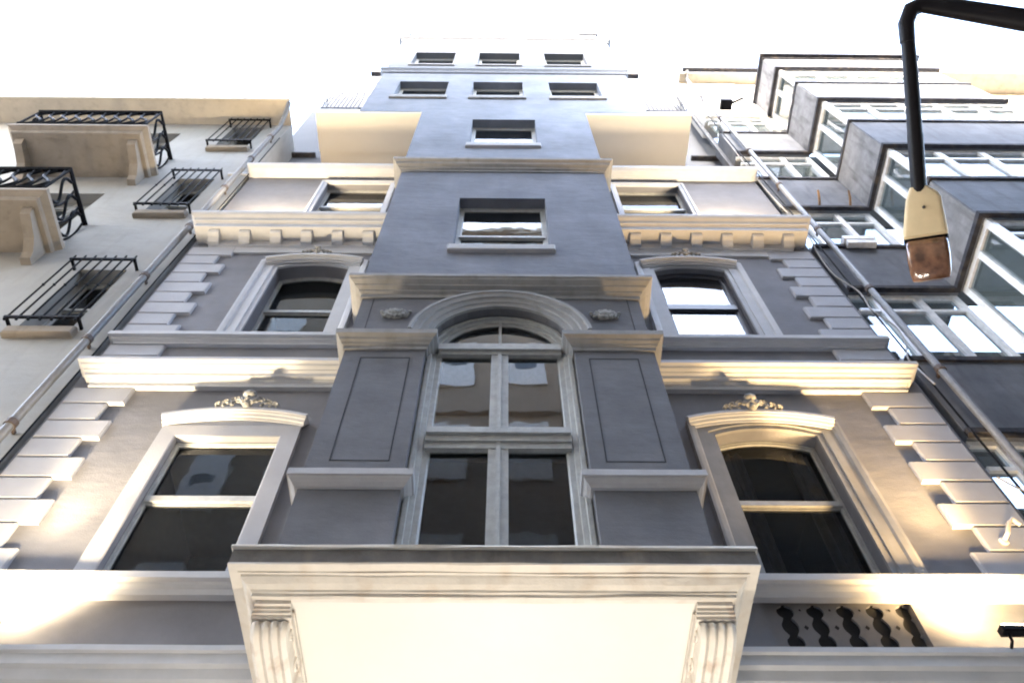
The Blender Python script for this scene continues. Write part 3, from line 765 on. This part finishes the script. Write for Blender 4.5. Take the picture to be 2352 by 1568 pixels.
# ================================================================== right building
RB = empty('glazed_oriel_house', (8, 0, 0), 'dark concrete house on the right with stepped white framed glazed bays', 'building')
lev = [(8.0, 9.45, 's'), (9.45, 11.15, 'w'), (11.15, 12.62, 's'), (12.62, 14.12, 'w'), (14.12, 15.68, 's'), (15.68, 17.16, 'w'),
       (17.16, 18.64, 's'), (18.64, 19.98, 'w'), (19.98, 21.15, 'p'), (6.4, 8.0, 'w'), (0, 6.4, 's')]
XW0, XO, XR, YO = 4.46, 5.88, 9.35, -1.02
def lpath(e=0): return [(XW0, -e), (XO-e, -e), (XO-e, YO-e), (XR+e, YO-e), (XR+e, -e)]
for z0, z1, k in lev:
    if k in 'sp':
        front = MB(); front.box(XO+.003, XR, YO, 0, z0, z1)
        if k == 's': front.box(XW0, XO, 0, .5, z0, z1)
        sp_ = front.build('spandrel', M['conc'], RB)
        sd = MB(); sd.box(XO-.012, XO+.002, YO+.02, -.0, z0+.05, z1-.05); sd.build('cheek', M['conc_side'], sp_)
        ed = MB()
        pth = lpath() if k == 's' else [(XO, 0), (XO, YO), (XR, YO), (XR, 0)]
        ed.plan(pth, [(-.02,z0-.004),(.045,z0-.004),(.045,z0+.07),(-.02,z0+.08)], sub=.3, wob=.006, seed=z0)
        ed.plan(pth, [(-.02,z1-.09),(.03,z1-.08),(.03,z1+.004),(-.02,z1+.004)], sub=.3, wob=.006, seed=z1)
        ed.build('drip_edge', M['drip'], sp_)
    else:
        f = MB(); yi = .06
        zt = z1-.42 if z1-z0 > 1.35 else z1-.36
        def vbar(x, y, w=.05): f.box(x-w, x+w, y-w*.6, y+w*.6, z0+.004, z1-.004)
        # wall part
        for x in (XW0+.3, XW0+.86, XO-.06): f.box(x-.045, x+.045, yi, yi+.07, z0+.004, z1-.004)
        f.box(XW0, XO-.02, yi+.003, yi+.065, z0+.005, z0+.09); f.box(XW0, XO-.02, yi+.003, yi+.065, z1-.08, z1-.005); f.box(XW0, XO-.02, yi+.003, yi+.062, zt-.03, zt+.03)
        # side part
        xs = XO+.045
        for y in (YO+.07, YO+.46, -.05): f.box(xs, xs+.07, y-.045, y+.045, z0+.004, z1-.004)
        f.box(xs+.003, xs+.066, YO+.03, 0, z0+.005, z0+.10); f.box(xs+.003, xs+.066, YO+.03, 0, z1-.09, z1-.005)
        # front part
        yf = YO+.045; n = 5; stp = (XR-XO-.1)/n
        for q in range(n+1): x = XO+.09+stp*q-(0.04 if q == n else 0); f.box(x-.05, x+.05, yf, yf+.07, z0+.004, z1-.004)
        f.box(XO+.05, XR, yf+.003, yf+.066, z0+.005, z0+.12); f.box(XO+.05, XR, yf+.003, yf+.066, z1-.10, z1-.005); f.box(XO+.05, XR, yf+.003, yf+.062, zt-.03, zt+.03)
        w = f.build('window_band', M['white'], RB)
        gg = MB(); gg.face([(XO+.08,yf+.04,z0),(XR,yf+.04,z0),(XR,yf+.04,z1),(XO+.08,yf+.04,z1)]); gg.build('pane', M['glass_r'], w)
        gg = MB(); gg.face([(xs+.035,YO+.05,z0),(xs+.035,0,z0),(xs+.035,0,z1),(xs+.035,YO+.05,z1)]); gg.build('pane', M['glass_r'], w)
        gg = MB(); gg.face([(XW0,yi+.04,z0),(XO,yi+.04,z0),(XO,yi+.04,z1),(XW0,yi+.04,z1)]); gg.build('pane', M['glass_r'], w)
        bl = MB()
        for q in range(5):
            x = XO+.15+stp*q; bl.box(x+.02, x+stp*.55, yf+.16, yf+.17, z0+.02, z1-.02)
        bl.build('blind', M['opp2'], w)
        rr_ = MB(); rr_.box(XW0, XR, .9, .95, z0-.01, z1+.01); rr_.build('inner_wall', M['room'], w)
# upper wall and gutter
b = MB(); b.box(XW0, XO, 0, .5, 19.98, 23.3); b.box(XO-.2, 16, 0.02, .5, 19.0, 23.3); b.box(XR-.05, 16, 0.0, .5, 0, 19.2)
b.build('upper_wall', M['opp2'], RB)
b = MB(); b.box(XW0, 16, -.25, .5, 23.3, 23.42); b.build('eave', M['eave'], RB)
b = MB(); b.tube([(XW0+.1,-.30,23.48),(16,-.30,23.48)], .06, 8); b.build('gutter', M['drip'], RB)
b = MB(); b.box(10.1, 16, -.5, .2, 22.4, 22.9); b.build('roof_fascia', M['stone'], RB)
b = MB(); b.box(XO-.06, XR+.1, YO-.10, .3, 21.15, 21.25); b.build('roof_edge', M['drip'], RB)
drain(RB, 4.65, [(4.64,-.10,.3),(4.66,-.10,19.5),(4.64,-.10,23.2),(4.66,-.3,23.4)], .042,
      [(4.65,-.10,z) for z in (5.0,7.3,9.05,11.0,13.0,15.0,17.0,19.4,21.3)])
for x, z in ((5.12, 14.3), (5.62, 14.3)):
    b = MB(); b.tube([(x,.02,z-.02),(x,-.12,z+.10),(x-.01,-.20,z+.17)], [.022,.02,.016], 7); b.build('clothes_pole', M['wood'], RB)
b = MB(); b.box(4.85,5.1,-.28,-.05,20.3,20.42); b.tube([(5.0,-.15,20.35),(5.35,-.3,20.4)], .03, 6); b.build('security_lamp', M['iron'], RB)
b = MB(); b.box(4.375, 4.455, .25, .3, 0, 23); b.build('party_wall', M['conc'], RB)
b = MB(); b.box(4.9, 5.35, -.12, .0, 12.62, 12.72); b.box(4.92,5.33,-.11,-.02,12.5,12.6); b.build('air_vent', M['white'], RB)

# cables on the right party line
def cable(pts, r, label, mat='cable'):
    b = MB(); P = [Vector(p) for p in pts]; out = []
    for k in range(len(P)-1):
        p0, p1, p2, p3 = P[max(k-1,0)], P[k], P[k+1], P[min(k+2,len(P)-1)]
        for j in range(6):
            t = j/6; out.append(.5*((2*p1)+(p2-p0)*t+(2*p0-5*p1+4*p2-p3)*t*t+(-p0+3*p1-3*p2+p3)*t**3))
    out.append(P[-1]); b.tube(out, r, 5)
    return tag(b.build('cable', M[mat], None, smooth=True), label, 'cable')
cable([(4.42,-.06,18),(4.40,-.06,15),(4.46,-.07,13),(4.40,-.05,12.2),(4.38,-.06,11.5),(4.52,-.06,11.0),(4.50,-.05,10.5),(4.60,-.06,10.1),(4.56,-.06,9.7),(4.42,-.08,9.3),(4.45,-.07,9.1),(4.36,-.2,8.6)], .010,
      'thin pale cable snaking down between the townhouse and the dark right house')
cable([(4.50,-.04,22),(4.48,-.04,18),(4.52,-.04,14),(4.50,-.04,9),(4.5,-.04,6),(4.5,-.04,4)], .012, 'straight dark cable beside the right drainpipe', 'iron')
cable([(4.36,-.06,7.3),(4.55,-.1,7.02),(4.9,-.25,6.92),(5.4,-.4,6.9),(6.0,-.5,6.95)], .009, 'sagging cable leaving the right quoins at low height')
cable([(-4.42,-.04,17.8),(-4.40,-.05,14),(-4.42,-.04,11),(-4.40,-.04,8.6),(-4.42,-.05,5)], .011, 'dark cable running down beside the left drainpipe', 'iron')
b = MB(); b.tube([(4.0,-.05,6.50),(4.02,-.13,6.52),(4.06,-.16,6.60),(4.12,-.15,6.66),(4.16,-.14,6.60)], .018, 7)
b.ball((4.0,-.06,6.50), .04, .02, .04); b.build('wall_hook', M['console'], T, smooth=True)

# ================================================================== street lamp
SL = empty('street_lamp', (4.10, -3.88, 0), 'dark bent pipe street lamp with a cream housing and smoked lens, top right', 'street lamp')
A = Vector((2.44, -3.91, 6.87)); Bn = Vector((2.55, -2.94, 6.38)); Pb = Vector((3.98, -3.88, 6.09))
b = MB()
b.tube([(Pb.x+.12,Pb.y,0), (Pb.x+.12,Pb.y,Pb.z-.25), (Pb.x+.10,Pb.y,Pb.z-.08), Pb, (3.45, -3.89, 6.33), (2.99, -3.91, 6.58), A+Vector((.10,-.045,.015)), A+Vector((.03,-.01,.012)), A+Vector((.0,.06,-.03)), A+Vector((.012,.16,-.08))],
       [.075,.075,.072,.070,.066,.062,.054,.05,.048,.044], 14)
b.build('arm', M['tube'], SL, smooth=True)
b = MB(); b.tube([A+Vector((.01,.12,-.06)), A.lerp(Bn,.32), A.lerp(Bn,.34), A.lerp(Bn,.66), A.lerp(Bn,.68), Bn], [.040,.041,.043,.043,.046,.044], 14)
b.build('drop_pipe', M['tube'], SL, smooth=True)
camp = Vector((.05,-4.6,1.6))
Lx = ((Vector((2.62,-2.5,6.14))-Bn)).normalized(); view = (camp-Bn).normalized()
Nn = (view-Lx*view.dot(Lx)).normalized(); Wd = Lx.cross(Nn).normalized()
if Wd.x < 0: Wd = -Wd
def pt(l, w, n): return Bn+Lx*l+Wd*w+Nn*n
def loft(secs):
    m = MB(); rows = []
    for l, w0, w1, n0, n1, rad in secs:
        row = []
        for k in range(24):
            a = 2*math.pi*k/24; cx_, cy_ = math.cos(a), math.sin(a)
            e = rad
            u = math.copysign(abs(cx_)**e, cx_); v = math.copysign(abs(cy_)**e, cy_)
            row.append(pt(l, (w0+w1)/2+u*(w1-w0)/2, (n0+n1)/2+v*(n1-n0)/2))
        rows.append(row)
    m.grid(rows, True); m.face(rows[0]); m.face(rows[-1]); return m
hd = loft([(-.05,-.05,.05,-.05,.03,.5),(.0,-.07,.10,-.07,.05,.3),(.03,-.08,.115,-.08,.055,.28),(.24,-.12,.13,-.09,.065,.28),(.255,-.12,.13,-.09,.05,.3)]).build('housing', M['lamp_paint'], SL, smooth=True)
m = MB(); m.ball(pt(.08,.015,.062), .010, .010, .010); m.build('screw', M['clip'], hd, smooth=True)
loft([(.24,-.115,.125,-.09,.035,.3),(.262,-.118,.128,-.09,.045,.3),(.28,-.118,.128,-.09,.045,.3)]).build('hinge_band', M['iron'], SL, smooth=True)
loft([(.27,-.10,.115,-.05,.05,.35),(.30,-.108,.122,-.05,.085,.35),(.38,-.110,.126,-.05,.10,.35),(.47,-.105,.122,-.05,.095,.38),(.515,-.095,.112,-.04,.07,.42),(.525,-.07,.09,-.02,.04,.5)]).build('lens', M['lens'], SL, smooth=True)

# ================================================================== houses across the street (behind the camera, mirrored in the glass)
YS = -6.7
def opposite(x0, x1, h, label, nx, seed):
    o = empty('opposite_house', ((x0+x1)/2, YS, 0), label, 'building', None)
    b = MB(); b.box(x0, x1, -16, YS, 0, h); b.build('wall', M['opp' if x0 < 0 else 'opp_dark'], o)
    b = MB(); b.box(x0-.1, x1+.1, YS-.4, YS+.3, h, h+.25)
    b.box(x0, x1, YS, YS+.12, 17.0, 17.35); b.build('cornice', M['opp' if x0 < 0 else 'opp_dark'], o)
    stp = (x1-x0)/nx; z = 4.2
    while z < h-2:
        for k in range(nx):
            x = x0+stp*(k+.5)
            w = MB(); w.box(x-.46, x+.46, YS, YS+.08, z, z+1.9); win = w.build('window', M['white' if x0 < 0 else 'opp_dark'], o)
            w = MB(); w.box(x-.26, x+.26, YS+.07, YS+.09, z+.75, z+1.05); w.build('pane', M['glass'], win)
        z += 3.5
opposite(-16, 3.2, 27.5, 'tall brown rendered house across the street, seen only mirrored in the bay glass', 11, 1)
opposite(3.3, 18, 18.6, 'lower brown rendered house across the street, right of the tall one', 6, 2)

try: scene.cycles.filter_width = 2.0
except Exception: pass
scene.render.resolution_x = 1024; scene.render.resolution_y = 682
